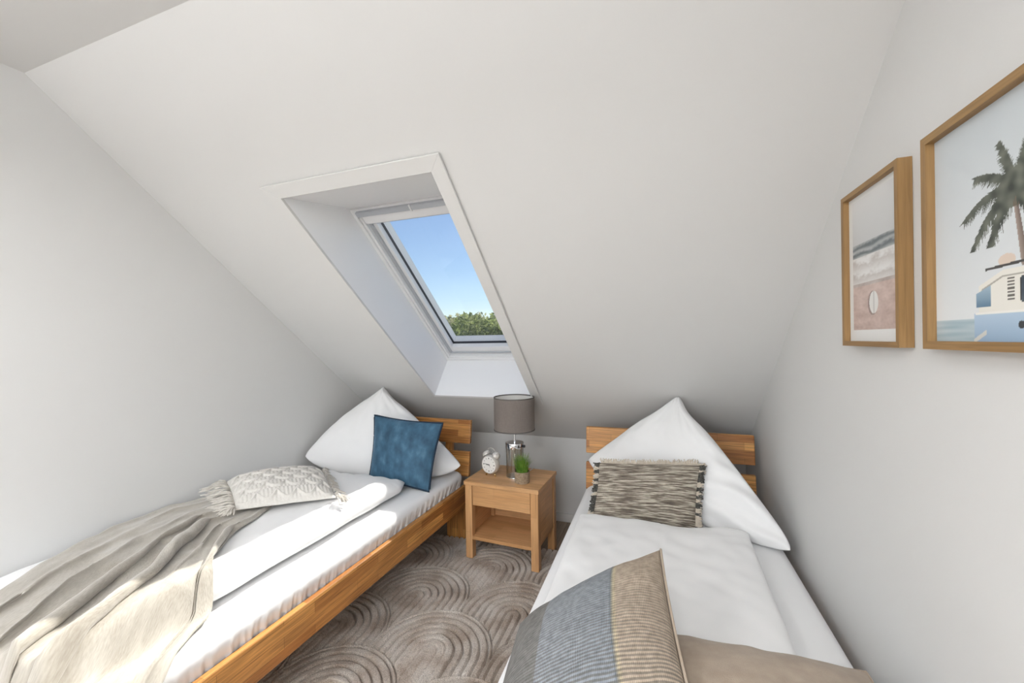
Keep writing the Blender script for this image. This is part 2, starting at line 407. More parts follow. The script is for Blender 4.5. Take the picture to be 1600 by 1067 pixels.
# wall behind the camera, with an unseen window added for fill light
wf = struct(multi('wall_front', [(lambda lo, hi: ([V(a, b, c) for a in (lo[0], hi[0]) for b in (lo[1], hi[1]) for c in (lo[2], hi[2])], [(0, 1, 3, 2), (4, 6, 7, 5), (0, 4, 5, 1), (2, 3, 7, 6), (0, 2, 6, 4), (1, 5, 7, 3)]))(l, h)
    for l, h in (((XL, YF-.1, -.1), (-1.85, YF, ZC)), ((.25, YF-.1, -.1), (XR, YF, ZC)), ((-1.85, YF-.1, -.1), (.25, YF, .62)), ((-1.85, YF-.1, 2.2), (.25, YF, ZC)))], 'wall_white', smooth=False))
w2 = struct(tag(thing('added_window', None, None)))
for lo, hi in (((-1.85, YF-.08, .62), (-1.79, YF-.02, 2.2)), ((.19, YF-.08, .62), (.25, YF-.02, 2.2)), ((-1.79, YF-.08, .62), (.19, YF-.02, .68)), ((-1.79, YF-.08, 2.14), (.19, YF-.02, 2.2)), ((-.83, YF-.08, .68), (-.77, YF-.02, 2.14))):
    box('frame_bar', lo, hi, 'frame_white', w2)
for n, lo, hi in (('baseboard_back', (XL, YB-.014, 0), (XR, YB, .062)), ('baseboard_left', (XL, YF, 0), (XL+.014, YB-.014, .062)), ('baseboard_right', (XR-.014, YF, 0), (XR, YB-.014, .062))):
    struct(box(n, lo, hi, 'trim_white', bev=.004))

# ------------------------------------------------------------------ skylight
FD = .317
ln = struct(tag(thing('trim_1', None, None)))
def sbox(name, x0, x1, s0, s1, d0, d1, mt, parent, bev=.002):
    bm = bmesh.new(); vs, fs = sbox_geo(x0, x1, s0, s1, d0, d1)
    bv = [bm.verts.new(v) for v in vs]
    for f in fs: bm.faces.new([bv[i] for i in f])
    bmesh.ops.recalc_face_normals(bm, faces=bm.faces[:])
    if bev: bmesh.ops.bevel(bm, geom=bm.edges[:], offset=bev, segments=2, affect='EDGES')
    me = bpy.data.meshes.new(name); bm.to_mesh(me); bm.free(); return obj(name, me, mt, parent)
sbox('lining_board', OX0-.02, OX0, OS0-.0, OS1+.02, .0, FD+.03, 'lining_white', ln, 0)
sbox('lining_board', OX1, OX1+.02, OS0-.0, OS1+.02, .0, FD+.03, 'lining_white', ln, 0)
sbox('lining_board', OX0, OX1, OS1, OS1+.02, .0, FD+.03, 'lining_white', ln, 0)
tp = [(OS0, 0), (OS0-.03, .0), (OS0-.03, .125), (1.93, FD+.03), (1.975, FD+.03), (1.953, FD)]; NT_ = 6
vs = [sp(OX0, s, d) for s, d in tp]+[sp(OX1, s, d) for s, d in tp]
mesh('lining_board', vs, [tuple(range(6)), tuple(range(6, 12))]+[(i, (i+1) % 6, 6+(i+1) % 6, 6+i) for i in range(6)], 'lining_white', ln)
# flat architrave boards with mitred corners round the opening
tm = struct(tag(thing('trim_2', None, None)))
AX0, AX1, AS0 = OX0-.066, OX1+.058, OS0-.062
def board(pts, d0=-.013, d1=-.004):
    n = len(pts); vs = [sp(x, s, d0) for x, s in pts]+[sp(x, s, d1) for x, s in pts]
    bm = bmesh.new(); bv = [bm.verts.new(v) for v in vs]
    for f in [tuple(range(n)), tuple(range(n, 2*n))]+[(i, (i+1) % n, n+(i+1) % n, n+i) for i in range(n)]: bm.faces.new([bv[i] for i in f])
    bmesh.ops.recalc_face_normals(bm, faces=bm.faces[:]); bmesh.ops.bevel(bm, geom=bm.edges[:], offset=.0015, segments=1, affect='EDGES')
    me = bpy.data.meshes.new('trim_board'); bm.to_mesh(me); bm.free(); return obj('trim_board', me, 'trim_white', tm)
G_ = .007                                          # the boards stand off on narrower battens, leaving a shadow gap
multi('batten', [sbox_geo(AX0+G_, OX0, AS0+G_, OS1, -.0045, 0), sbox_geo(OX1, AX1-G_, AS0+G_, OS1+.055, -.0045, 0), sbox_geo(OX0, OX1, AS0+G_, OS0, -.0045, 0)], 'trim_white', tm, False)
board([(AX0, AS0), (AX1, AS0), (OX1, OS0), (OX0, OS0)])
board([(AX0, AS0), (OX0, OS0), (OX0, OS1), (AX0, OS1)])
board([(AX1, AS0), (OX1, OS0), (OX1, OS1), (OX1+.012, OS1+.06), (AX1, OS1+.06)])
win = struct(tag(thing('window_1', None, None)))
def ring(name, x0, x1, s0, s1, wx0, wx1, ws0, ws1, d0, d1, mt, parent):
    r = [sbox_geo(x0, x0+wx0, s0, s1, d0, d1), sbox_geo(x1-wx1, x1, s0, s1, d0, d1), sbox_geo(x0+wx0, x1-wx1, s0, s0+ws0, d0, d1), sbox_geo(x0+wx0, x1-wx1, s1-ws1, s1, d0, d1)]
    o = multi(name, r, mt, parent, False); return o
ring('outer_frame', -1.505, -.742, 1.950, 3.272, .05, .05, .045, .04, FD, .46, 'frame_white', win)
ring('frame_lip', -1.487, -.76, 1.955, 3.265, .018, .018, .02, .018, FD-.012, FD+.002, 'frame_white', win)
ring('guide_rail', -1.455, -.792, 2.0, 3.22, .016, .016, .004, .004, FD+.022, FD+.06, 'frame_grey', win)
sash = ring('sash', -1.455, -.792, 1.995, 3.232, .035, .035, .062, .067, FD+.035, .46, 'frame_white', win)
ring('sash_gasket', -1.423, -.827, 2.050, 3.168, .004, .004, .004, .004, .385, .405, 'gasket', sash)
pane = multi('pane', [sbox_geo(-1.42, -.83, 2.055, 3.165, .402, .406)], 'pane_glass', win, False)
hb = sbox('ventilation_bar', -1.455, -.792, 1.965, 1.993, FD-.03, FD+.03, 'frame_grey', win)
sbox('bar_rail', -1.447, -.80, 1.996, 2.05, FD-.012, FD+.036, 'frame_white', win, .006)
sbox('latch_clip', -1.13, -1.122, 1.960, 1.997, FD-.035, FD-.028, 'frame_white', hb, .001)
sbox('shade_bar', -1.43, -.818, 2.048, 2.058, FD+.0, FD+.05, 'frame_grey', win)

# ------------------------------------------------------------------ rug with carved arches
def rug_height(x, y):
    DX, DY, R = .53, .322, .272
    base = .018 + .002*N3(x*40, y*40) + .0016*N3(x*150, y*150)
    for i in range(-1, 8):                       # nearest row first: it overlaps the next one
        ap = 1.455+(i-3)*DY
        cy = ap-R
        if y > ap: continue
        ox = -1.2 if (i % 2 == 1) else -1.2+DX/2
        cx = ox+DX*round((x-ox)/DX)
        dx = x-cx
        r = math.hypot(dx, y-cy) if y > cy else abs(dx)
        if r > R: continue
        if y < cy-DY*1.05: continue
        sp_ = .036
        ph = r/sp_; fr = abs(ph-round(ph))*sp_
        inner = r < .10 and (i % 2 == 0)
        g = math.exp(-(fr/.0042)**2)*(.3 if inner else 1)
        rim = math.exp(-((R-r)/.005)**2)
        return base + .005 - .020*max(g, rim) + (.003 if inner else 0)
    return base
def make_rug():
    x0, x1, y0, y1 = -1.62, -.27, .64, 2.452; st = .0035
    nx = int((x1-x0)/st); ny = int((y1-y0)/st); vs = []; fs = []
    for i in range(nx+1):
        for j in range(ny+1):
            x = x0+(x1-x0)*i/nx; y = y0+(y1-y0)*j/ny
            e_ = i in (0, nx) or j in (0, ny)
            yy = y + .055*(x+1.4)*(max(0, y-1.5))   # the far edge lies slightly askew
            if x > -.47: yy = min(yy, 2.476 if y > y1-1e-6 else 2.474)
            vs.append((x, yy, 0.0008 if e_ else rug_height(x, y)))
    for i in range(nx):
        for j in range(ny): a = i*(ny+1)+j; fs.append((a, a+ny+1, a+ny+2, a+1))
    o = mesh('rug', vs, fs, 'rug_pile', None, True)
    tag(o, 'taupe pile rug carved with overlapping arches on the floor between the beds', 'rug')
make_rug()

# ------------------------------------------------------------------ beds
def make_bed(loc, rz, label):
    t = thing('bed_frame', label, 'bed', loc, rz, 'oak single beds')
    W = .47
    for s in (-1, 1):
        box('side_rail', (s*W-(.026 if s > 0 else 0), 0, .25), (s*W+(.026 if s < 0 else 0), 1.985, .386), oak, t, .004)
    box('foot_rail', (-W+.026, 0, .25), (W-.026, .026, .386), oak, t, .004)
    box('head_rail', (-W+.026, 1.955, .25), (W-.026, 1.983, .290), oak, t, .004)
    for s in (-1, 1):
        for y in (.03, 1.98):
            lg = box('leg', (min(s*(W-.01), s*(W-.17)), y, 0), (max(s*(W-.01), s*(W-.17)), y+.055, .25), oak, t, .004, la=2)
    sw = .09
    for i in range(13): box('slat', (-W+.03, .08+i*.142, .272), (W-.03, .08+i*.142+sw, .29), 'oiled_beech', t, .002)
    def tilt(p):                                  # the headboard leans back a little
        return V(p.x, p.y+(p.z-.40)*.13, p.z)
    for s in (-1, 1):
        box('headboard_post', (s*.285-.028, 2.022, .25), (s*.285+.028, 2.052, .775), oak, t, .003, la=2, xf=tilt)
    for z0, z1 in ((.642, .80), (.425, .588)):
        box('headboard_plank', (-.462, 1.995, z0), (.462, 2.021, z1), oak, t, .005, xf=tilt)
    return t
LBX = -1.7165; LBR = -.0205
RBX = .043
make_bed((LBX, .50, 0), LBR, 'oak bed frame with slatted headboard beside the bare wall, under the grey throw')
make_bed((RBX, .50, 0), 0, 'oak bed frame with slatted headboard beside the wall with the framed prints')

def mattress(loc, rz, label, seed):
    W, L, r = .452, 1.954, .045
    def outline(off, n=1500):
        w, h = W-off, L-2*off; rc = max(.005, .07-off); pts = []
        segs = [((w-rc, off+rc), -PI/2), ((w-rc, off+h-rc), 0), ((-w+rc, off+h-rc), PI/2), ((-w+rc, off+rc), PI)]
        per = []
        for (c, a0) in segs:
            for k_ in range(9):
                a = a0+PI/2*k_/8; per.append((c[0]+rc*math.cos(a), c[1]+rc*math.sin(a)))
        # resample evenly
        P = per+[per[0]]; ds = [0]
        for a, b in zip(P, P[1:]): ds.append(ds[-1]+math.hypot(b[0]-a[0], b[1]-a[1]))
        j = 0
        for k_ in range(n):
            d = ds[-1]*k_/n
            while ds[j+1] < d: j += 1
            f = (d-ds[j])/max(1e-9, ds[j+1]-ds[j]); pts.append((P[j][0]+(P[j+1][0]-P[j][0])*f, P[j][1]+(P[j+1][1]-P[j][1])*f))
        return pts
    rings = []
    for z in (.290, .30, .32, .345, .37, .388, .40, .415, .43): rings.append((z, .0085*(1-max(0, min(1, (z-.388)/.035)))))   # drawn in between the rails
    for k_ in range(1, 7): a = PI/2*k_/6; rings.append((.43+r*math.sin(a), r*(1-math.cos(a))))
    for off in (.06, .09, .13, .18, .24, .30, .36, .41): rings.append((.475, off))
    vs = []; fs = []; n = 1500
    for z, off in rings:
        for k_, (x, y) in enumerate(outline(off, n)):
            if off < .046:
                d = max(0, min(1, (.452-z)/.10)); amp = .0125*d*max(0, N3(k_*.0055, seed, 1)+.36)
                q = amp*(math.sin(k_*.42+5*N3(k_*.02, seed))+.6*math.sin(k_*.95+4*N3(k_*.04, seed, 2)))
                nx = x/W; l = 1 if abs(nx) > .9 else 0
                q += .006*N3(x*3, y*5, z*9+seed)*d; q -= 1.5*amp+.003*d
                vs.append(V(x+q*l*(1 if x > 0 else -1), y+(0 if l else q*.3), z))
            else: vs.append(V(x, y, z+.004*N3(x*3, y*2.2, seed)+.002*N3(x*11, y*4, seed)))
    for a in range(len(rings)-1):
        for k_ in range(n): k2 = (k_+1) % n; fs.append((a*n+k_, a*n+k2, (a+1)*n+k2, (a+1)*n+k_))
    fs.append(tuple(range(n))[::-1]); fs.append(tuple((len(rings)-1)*n+k_ for k_ in range(n)))
    o = mesh('mattress', vs, fs, 'sheet_cotton', None, True); o.location = loc; o.rotation_euler = (0, 0, rz)
    return tag(o, label, 'mattress')
mattress((LBX+.0, .5275, 0), LBR, 'white mattress in gathered fitted sheet, lying under the grey throw and folded duvet', 3.1)
mattress((RBX, .5275, 0), 0, 'white mattress in smooth fitted sheet, beside the wall with framed prints', 8.7)

# ------------------------------------------------------------------ duvets
def sstep(a, b, x): t_ = max(0, min(1, (x-a)/(b-a))); return t_*t_*(3-2*t_)
def wr_l(u, v, side):
    if side < 0: return 0
    e_ = max(0, (u-.55)/.45)                      # gathers along the free long edge
    y = v*.78
    d = .010*e_*(N3(y*16, u*2.0, 2)+.5*N3(y*34, u*3, 4)) + .006*N3(u*2.2, v*3.1, 5) + .0035*N3(u*6+v*3, v*9, 6)
    d += .014*math.exp(-((v-.92)/.10)**2)*N3(u*5, 1.2, 7)
    return d
D = Soft((-2.172, .525, .520), (-1.40, .525, .516), (-1.362, 2.03, .516), (-2.165, 2.03, .520), .064, .040, p=9, q=.55, pinch=.0, disp=wr_l,
         sides=lambda u, v: V(.012*N3(v*4, 3)*max(0, u) - .05*max(0, u)*max(0, v-.85)/.15*max(0, (u-.7))/.3, .03*N3(u*2.5, 9)*max(0, v), 0))
o = D.build('duvet', 'white_cotton', None, 90, 190)
tag(o, 'white cotton duvet folded lengthwise with puckered sunlit edge, under the grey throw', 'duvet')
def wr_r(u, v, side):
    if side < 0: return 0
    return .008*N3(u*2, v*3, 11)+.006*N3(u*5+v*2, v*9, 12)+.0022*math.sin(v*38+u*6+4*N3(u*2, v*3, 3))*max(0, N3(u*1.6, v*2.2, 14)+.1) - .004*math.exp(-((u-.02)/.012)**2)*(v > -.6)
D2 = Soft((-.345, .50, .502), (.318, .50, .502), (.358, 1.938, .502), (-.355, 1.948, .502), .030, .025, p=18, q=.5, pinch=0, disp=wr_r,
          sides=lambda u, v: V(0, 0, .016*sstep(.2, .9, u)*sstep(.88, 1, v)))
o = D2.build('duvet', 'white_linen', None, 90, 150)
tag(o, 'flat white duvet folded lengthwise, under the striped cushion', 'duvet')

# ------------------------------------------------------------------ big white pillows
def pw_l(u, v, side): return .016*N3(u*2, v*2, 21+side)+.008*N3(u*5, v*4, 22)+.012*math.sin(11*u+8*v+3*N3(u*2, v*2, 9))*max(0, N3(u*2.4, v*1.7, 23))
def ear(u, v):                                     # slightly waisted below the top corner, rounded at the lower corners
    c = (abs(u)*abs(v))**7 if v < 0 else 0; sg = 1 if u > 0 else -1
    return V(-u*.020*math.exp(-((v-.72)/.20)**2)+u*.003*math.exp(-((v-.05)/.35)**2)-sg*.045*c, 0, .025*c)
P1 = Soft((-2.180, 2.005, .60), (-1.150, 2.335, .525), (-1.850, 2.462, 1.008), (-1.880, 2.462, 1.008), .105, .10, p=2.4, q=.55, pinch=-.035, disp=pw_l, bow=V(0, -.03, -.073),
         sides=lambda u, v: ear(u, v)+V(0, 0, .05*max(0, -u)*(1-v*v)*.6))
o = P1.build('pillow', 'white_linen', None, 60, 60)
tag(o, 'large white pillow propped on its corner behind the blue velvet cushion', 'pillow')
def pw_r(u, v, side):
    return .014*N3(u*2, v*2, 31+side)+.016*math.sin(17*(v+.30*u)+3*N3(u*2, v*2, 5))*max(0, u+.05)*max(0, .5-v)*.8+.005*N3(u*6, v*5, 32)
P2 = Soft((-.430, 2.415, .605), (.525, 1.835, .492), (.129, 2.471, 1.008), (.105, 2.471, 1.008), .085, .10, p=2.4, q=.55, pinch=-.015, disp=pw_r, bow=V(0, .025, -.053), sides=ear)
o = P2.build('pillow', 'white_linen', None, 70, 70)
tag(o, 'large white pillow propped on its corner behind the fringed woven cushion', 'pillow')

# ------------------------------------------------------------------ blue velvet cushion
t = thing('velvet_cushion', 'blue velvet cushion with dark piping leaning on a white pillow', 'cushion', (0, 0, 0))
B1 = Soft((-1.665, 2.035, .505), (-1.258, 2.055, .476), (-1.236, 2.190, .849), (-1.738, 2.190, .875), .066, .070, p=2.3, q=.6, pinch=.065,
          disp=lambda u, v, s: .006*N3(u*2, v*2, 41)+.003*N3(u*5, v*5, 42))
B1.build('cover', 'blue_velvet', t, 56, 56)
tube('piping', B1.border(30), .0068, 'velvet_piping', t, 6, True)

# ------------------------------------------------------------------ knitted cushion
t = thing('knitted_cushion', 'cream knitted cushion with scalloped lace and tassel fringe on the grey throw', 'cushion')
def scal(u, v, side):
    if side < 0: return .004*N3(u*3, v*3, 50)
    R_ = 7.0; C_ = 5.0
    y = (v+1)/2*R_; row = math.floor(y); fy = y-row
    x = (u+1)/2*C_+(.5 if row % 2 else 0); fx = x-math.floor(x)-.5
    edge = .72-1.9*fx*fx*1.2                       # scalloped lower rim of each row
    dd = fy-(1-edge-.1)
    rim = math.exp(-(dd/.085)**2)
    below = 1/(1+math.exp(-dd*22))
    rib = .5+.5*math.cos(fx*2*PI*5)
    return .0095*rim + .0055*below + .0028*rib*(1-rim) - .004 + .006*N3(u*2, v*2, 51)
K = Soft((-1.755, 1.265, .622), (-1.47, 1.56, .600), (-1.86, 1.865, .603), (-2.135, 1.49, .632), .080, .018, p=2.6, q=.55, pinch=.035, disp=scal)
K.build('cover', 'knit_cream', t, 190, 190)
for side, n_, L0 in ((-1, 26, .105), (1, 24, .05)):     # fringe along two opposite seams
    gs = []
    for i in range(n_):
        v = -.97+1.94*i/(n_-1)
        p = K.at(side, v); q = K.at(side*.9, v); d = (p-q); d.z = 0; d.normalize()
        a0 = random.uniform(-.55, .55); L1 = L0*random.uniform(.6, 1.15)
        for k_ in range(4):
            L = L1*random.uniform(.85, 1.1); a = a0+random.uniform(-.12, .12)
            dv = V(d.x*math.cos(a)-d.y*math.sin(a), d.x*math.sin(a)+d.y*math.cos(a), 0)
            pts = [p+V(0, 0, .004)+dv*(L*f)+V(random.uniform(-.003, .003), random.uniform(-.003, .003), .022*f*(1-f)*2-.024*f*f+.004*random.random()) for f in (0, .25, .5, .75, 1)]
            for pt in pts: pt.z = max(pt.z, (.630 if side < 0 else .592)); pt.x = max(pt.x, XL+.012)
            gs.append(tube_geo(pts, .0022, 5, False, .0014))
    multi('tassel_fringe', gs, 'tassel_cream', t)['kind'] = 'stuff'
for (u, v) in ((1, -1), (-1, -1)):                # knotted tassels on the corners
    gs = []
    p = K.at(u, v); d = (p-K.at(u*.8, v*.8)); d.z = 0; d.normalize()
    for k_ in range(26):
        a = random.uniform(-.7, .7); L = random.uniform(.04, .07); dv = V(d.x*math.cos(a)-d.y*math.sin(a), d.x*math.sin(a)+d.y*math.cos(a), 0)
        pts = [p+dv*(L*f)+V(0, 0, .012+.02*math.sin(f*PI)*random.random()-.022*f) for f in (0, .35, .7, 1)]
        for pt in pts: pt.z = max(pt.z, (.625 if u < 0 else .585))
        gs.append(tube_geo(pts, .0024, 5, False, .0016))
    multi('corner_tassel', gs, 'tassel_cream', t)['kind'] = 'stuff'

# ------------------------------------------------------------------ throw blanket
def bed_top(x, y):
    """height of what lies on the left bed: duvet, mattress, then over the side"""
    ex = -1.39
    dv = 1-sstep(ex-.05, ex+.035, x)
    z = .480+.100*dv
    mx_ = -1.2645+.0205*(y-.5); ro = mx_+.018          # mattress edge, outer face of the side rail
    ds = sstep(mx_-.03, mx_+.02, x)*.045+max(0, x-ro-.004)*4.0
    fo = .5-.0205*(x-LBX)                              # outer face of the foot rail
    df = max(0, .520-y)*(1.6+1.2*dv)+max(0, fo-.004-y)*4.0
    z -= max(ds, df)
    if x < ro+.006 and y > fo-.006: z = max(z, .392)
    return z
def interp(tab, s):
    for (a, va), (b, vb) in zip(tab, tab[1:]):
        if s <= b: f = (s-a)/(b-a); f = f*f*(3-2*f)*.5+f*.5; return tuple(p+(q-p)*f for p, q in zip(va, vb))
    return tab[-1][1]
LEFT = [(0, (-2.06, 1.60)), (.25, (-2.165, 1.25)), (.5, (-2.135, 1.02)), (.75, (-2.035, .78)), (1, (-1.76, .44))]
RIGHT = [(0, (-1.72, 1.44)), (.25, (-1.60, 1.17)), (.5, (-1.47, 1.00)), (.75, (-1.335, .86)), (.87, (-1.235, .68)), (1, (-1.13, .44))]
def make_throw():
    ns, ntt = 120, 300; vs = []; uv = []; fs = []
    for i in range(ns+1):
        s = i/ns; L = interp(LEFT, s); R = interp(RIGHT, s)
        A = .058*(1-.2*s)*(.22+.78*sstep(.14, .36, s))
        for j in range(ntt+1):
            t_ = j/ntt
            wob = .035*N3(s*2.2, t_*3, 61)+.02*N3(s*5, t_*6, 62)
            ph = (t_+wob*1.5)*2*PI*6.2+1.3*math.sin(t_*6+1+1.2*s)
            amp = A*(.50+1.0*max(-.38, N3(t_*4.1, s*1.5, 63)))*(.45+.55*sstep(0, .16, t_))
            x = L[0]+(R[0]-L[0])*t_; y = L[1]+(R[1]-L[1])*t_
            dx = (R[0]-L[0]); dy = (R[1]-L[1]); dl = math.hypot(dx, dy)
            c = math.cos(ph); h = (.5+.5*c)**1.4+.16*math.sin(2.3*ph+5*N3(s*3, t_*4, 66))*N3(s*4, t_*5, 67)
            sh = -.95*amp*math.sin(ph)
            x += dx/dl*sh; y += dy/dl*sh
            y -= .02*math.sin(PI*t_)*(1-s)
            ed = min(1, min(t_, 1-t_)/.02)
            z = bed_top(x, y)+.009+amp*1.15*h*(.35+.65*ed)+.004*N3(x*16, y*16, 64)+.007*N3(x*6+y*3, y*7, 65)
            x = min(max(x, XL+.012), -1.16); z = max(z, .05)
            vs.append(V(x, y, z)); uv.append((t_*.9, s*1.1))
    for i in range(ns):
        for j in range(ntt): a = i*(ntt+1)+j; fs.append((a, a+1, a+ntt+2, a+ntt+1))
    t = thing('throw_blanket', 'taupe wool throw draped in folds over the bed by the bare wall', 'blanket')
    o = mesh('cloth', vs, fs, 'throw_wool', t, True, uv)
    md = o.modifiers.new('thickness', 'SOLIDIFY'); md.thickness = .006; md.offset = 1
    gs = []
    for j in range(0, ntt, 3):
        p = vs[ns*(ntt+1)+j]
        gs.append(tube_geo([p, p+V(random.uniform(-.006, .006), -.03, -.012), p+V(random.uniform(-.01, .01), -.055, -.05)], .002, 4))
    multi('fringe', gs, 'throw_wool', t)['kind'] = 'stuff'
make_throw()

# ------------------------------------------------------------------ woven lumbar cushion with fringe
t = thing('woven_cushion', 'brown and cream woven lumbar cushion with black fringe leaning on a white pillow', 'cushion')
Wv = Soft((-.303, 1.962, .480), (.158, 1.985, .480), (.193, 2.110, .747), (-.285, 2.112, .711), .052, .071, p=2.2, q=.6, pinch=.035,
          disp=lambda u, v, s: .005*N3(u*3, v*2, 71)-.010*math.exp(-((u+.3)/.05)**2)*max(0, v-.35))
Wv.build('cover', 'woven_stripe', t, 70, 50)
rnd = random.Random(5)
for side in (-1, 1):
    gs = {True: [], False: []}
    for i in range(110):
        v = -1+2*i/109; blk = N3(v*7, side*3.3, 5) < .16
        for k_ in range(2):
            L = rnd.uniform(.016, .03); p = Wv.at(side, v); d = (p-Wv.at(side*.9, v)).normalized()+V(rnd.uniform(-.3, .3), -.25+rnd.uniform(-.5, .2), rnd.uniform(-.45, .45))
            d.normalize()
            gs[blk].append(tube_geo([p-d*.006, p+d*L*.5+V(0, -.004, rnd.uniform(-.003, .003)), p+d*L], .0026, 4))
    multi('black_fringe', gs[True], 'black_yarn', t)['kind'] = 'stuff'
    multi('cream_fringe', gs[False], 'cream_yarn', t)['kind'] = 'stuff'
gs = []
for i in range(230):
    u = -.95+1.9*i/229; p = Wv.at(u, 1); d = V(rnd.uniform(-.35, .35), rnd.uniform(-.1, .35), 1).normalized(); L = rnd.uniform(.012, .026)
    gs.append(tube_geo([p-d*.004, p+d*L*.5, p+d*L+V(rnd.uniform(-.004, .004), 0, 0)], .0018, 4))
multi('cream_fringe', gs, 'cream_yarn', t)['kind'] = 'stuff'

# ------------------------------------------------------------------ the two cushions at the foot of the right bed
t = thing('linen_cushion', 'plain taupe linen cushion lying flat beneath the striped cushion', 'cushion')
Lc = Soft((-.02, .66, .590), (.455, .68, .590), (.440, 1.130, .582), (-.035, 1.105, .588), .062, .060, p=2.4, q=.55, pinch=.03,
          disp=lambda u, v, s: .006*N3(u*2, v*2, 81)+.003*N3(u*6, v*5, 82))
Lc.build('cover', 'taupe_linen', t, 60, 60)
tube('seam', Lc.border(30), .0035, 'taupe_linen', t, 6, True)
t = thing('striped_cushion', 'grey and beige striped cushion propped up on a plain taupe cushion', 'cushion')
St = Soft((-.31, .63, .565), (.055, .80, .655), (.002, 1.225, .745), (-.368, 1.065, .560), .085, .080, p=2.3, q=.55, pinch=.03,
          disp=lambda u, v, s: .006*N3(u*2, v*2, 91)+.003*N3(u*5, v*6, 92))
St.build('cover', 'striped_weave', t, 70, 70)
bd = St.border(30)
tube('seam', [St.at(1, -1+2*i/40)+V(.003, 0, .002) for i in range(41)], .0032, 'beige_cloth', t, 7)

# ------------------------------------------------------------------ nightstand
NW, NDp, NH = .484, .368, .493
t = thing('nightstand', 'beech nightstand with one drawer and open shelf between the beds', 'nightstand', (-.882, 2.222, 0), math.radians(-3.0))
hw = NW/2
box('top', (-hw, 0, NH-.024), (hw, NDp, NH), beech, t, .003)
for sx_ in (-1, 1):
    for y, z0 in ((.006, .021), (NDp-.052, .0)):
        a, b = sx_*(hw-.006), sx_*(hw-.052); box('leg', (min(a, b), y, z0), (max(a, b), y+.046, NH-.024), beech, t, .003)
    a, b = sx_*(hw-.012), sx_*(hw-.030); box('side_panel', (min(a, b), .052, .145), (max(a, b), NDp-.052, NH-.024), beech, t, .001, la=1)
box('shelf', (-hw+.030, .014, .138), (hw-.030, NDp-.02, .158), beech, t, .002)
box('shelf_front', (-hw+.052, .008, .138), (hw-.052, .0145, .158), beech, t, .001)
box('back_panel', (-hw+.052, NDp-.03, .14), (hw-.052, NDp-.02, NH-.024), beech, t, .001)
dr = box('drawer', (-hw+.055, .010, .348), (hw-.055, .030, NH-.028), beech, t, .002)
box('drawer_tray', (-hw+.06, .030, .352), (hw-.06, NDp-.06, NH-.04), beech, dr, .001)

# ------------------------------------------------------------------ table lamp
NT = NH
LX, LY = -.845, 2.400
t = thing('table_lamp', 'table lamp with grey drum shade and clear glass cylinder base on the nightstand', 'lamp', (LX, LY, NT))
lathe('base_disc', [(0, 0), (.056, 0), (.057, .003), (.056, .007), (0, .007)], 'chrome', t)
lathe('glass_cylinder', [(.0555, .007), (.0555, .188), (.052, .188), (.052, .010), (0, .010)], 'jar_glass', t)
cp = lathe('cap', [(.0, .184), (.0575, .184), (.058, .188), (.058, .212), (.0565, .216), (.0, .217)], 'chrome', t)
tube('switch_knob', [V(.056, -.012, .199), V(.072, -.015, .199)], .008, 'dark_metal', cp, 14)
tube('inner_rod', [V(0, 0, .01), V(0, 0, .186)], .004, 'chrome', t)
lathe('neck', [(.0, .216), (.010, .216), (.010, .222), (.0055, .225), (.0055, .30), (.014, .302), (.014, .35), (0, .35)], 'chrome', t, 20)
lathe('bulb', [(.0, .348), (.012, .35), (.016, .365), (.026, .39), (.028, .405), (.022, .425), (0, .432)], 'bulb_glass', t, 24)
SB, STp = .296, .500
sh = lathe('lamp_shade', [(.1275, SB), (.1265, STp), (.1250, STp), (.1260, SB)], 'shade_fabric', t, 72, closed=True)
lathe('shade_lining', [(.1252, SB+.004), (.1242, STp-.003)], 'shade_lining', sh, 72)
for z, r_ in ((SB, .1278), (STp-.004, .1268)): lathe('shade_trim', [(r_-.0035, z-.001), (r_+.0012, z-.001), (r_+.0012, z+.006), (r_-.0035, z+.006)], 'shade_trim', sh, 72, closed=True)
multi('shade_spider', [tube_geo([V(0, 0, .345), V(.124*math.cos(a), .124*math.sin(a), .335)], .0016, 6) for a in (.4, .4+2*PI/3, .4+4*PI/3)], 'chrome', t)
# flex leading back from the lamp
tube('cord', [V(.02, .05, .004), V(.05, .09, .004), V(.06, .14, .004), V(.065, .185, .002)], .003, 'paper_white', t, 6)

# ------------------------------------------------------------------ alarm clock
CX, CY = -.995, 2.372
ca = math.radians(-104)
t = thing('alarm_clock', 'pearl white twin bell alarm clock on the nightstand', 'clock', (CX, CY, NT), ca+PI/2)
AX = Matrix.Rotation(PI/2, 3, 'X')                 # turned about the axis pointing out of the face (-y)
cz = .076
lathe('body', [(0, -.028), (.034, -.028), (.052, -.020), (.060, -.004), (.0605, .012), (.056, .026), (.054, .029), (.051, .026), (0, .024)], 'clock_white', t, 48, (0, 0, cz), AX)
fc = lathe('face', [(0, .0262), (.0505, .0262), (.0505, .0245), (0, .0245)], 'clock_face', t, 48, (0, 0, cz), AX)
gs = []
for h in range(12):
    a = PI/2-h*PI/6; c, s_ = math.cos(a), math.sin(a); r_ = .040
    x, z = r_*c, r_*s_; l = .006 if h % 3 else .0085; wd = .0016 if h % 3 else .0026
    tx, tz = -s_*wd, c*wd
    p = [V(x-c*l/2+sg*tx, -.0266, cz+z-s_*l/2+sg*tz) for sg in (-1, 1)]+[V(x+c*l/2+sg*tx, -.0266, cz+z+s_*l/2+sg*tz) for sg in (1, -1)]
    q = [v+V(0, .0006, 0) for v in p]; gs.append((p+q, [(0, 1, 2, 3), (7, 6, 5, 4), (0, 4, 5, 1), (1, 5, 6, 2), (2, 6, 7, 3), (3, 7, 4, 0)]))
multi('hour_marks', gs, 'clock_ink', fc, False)
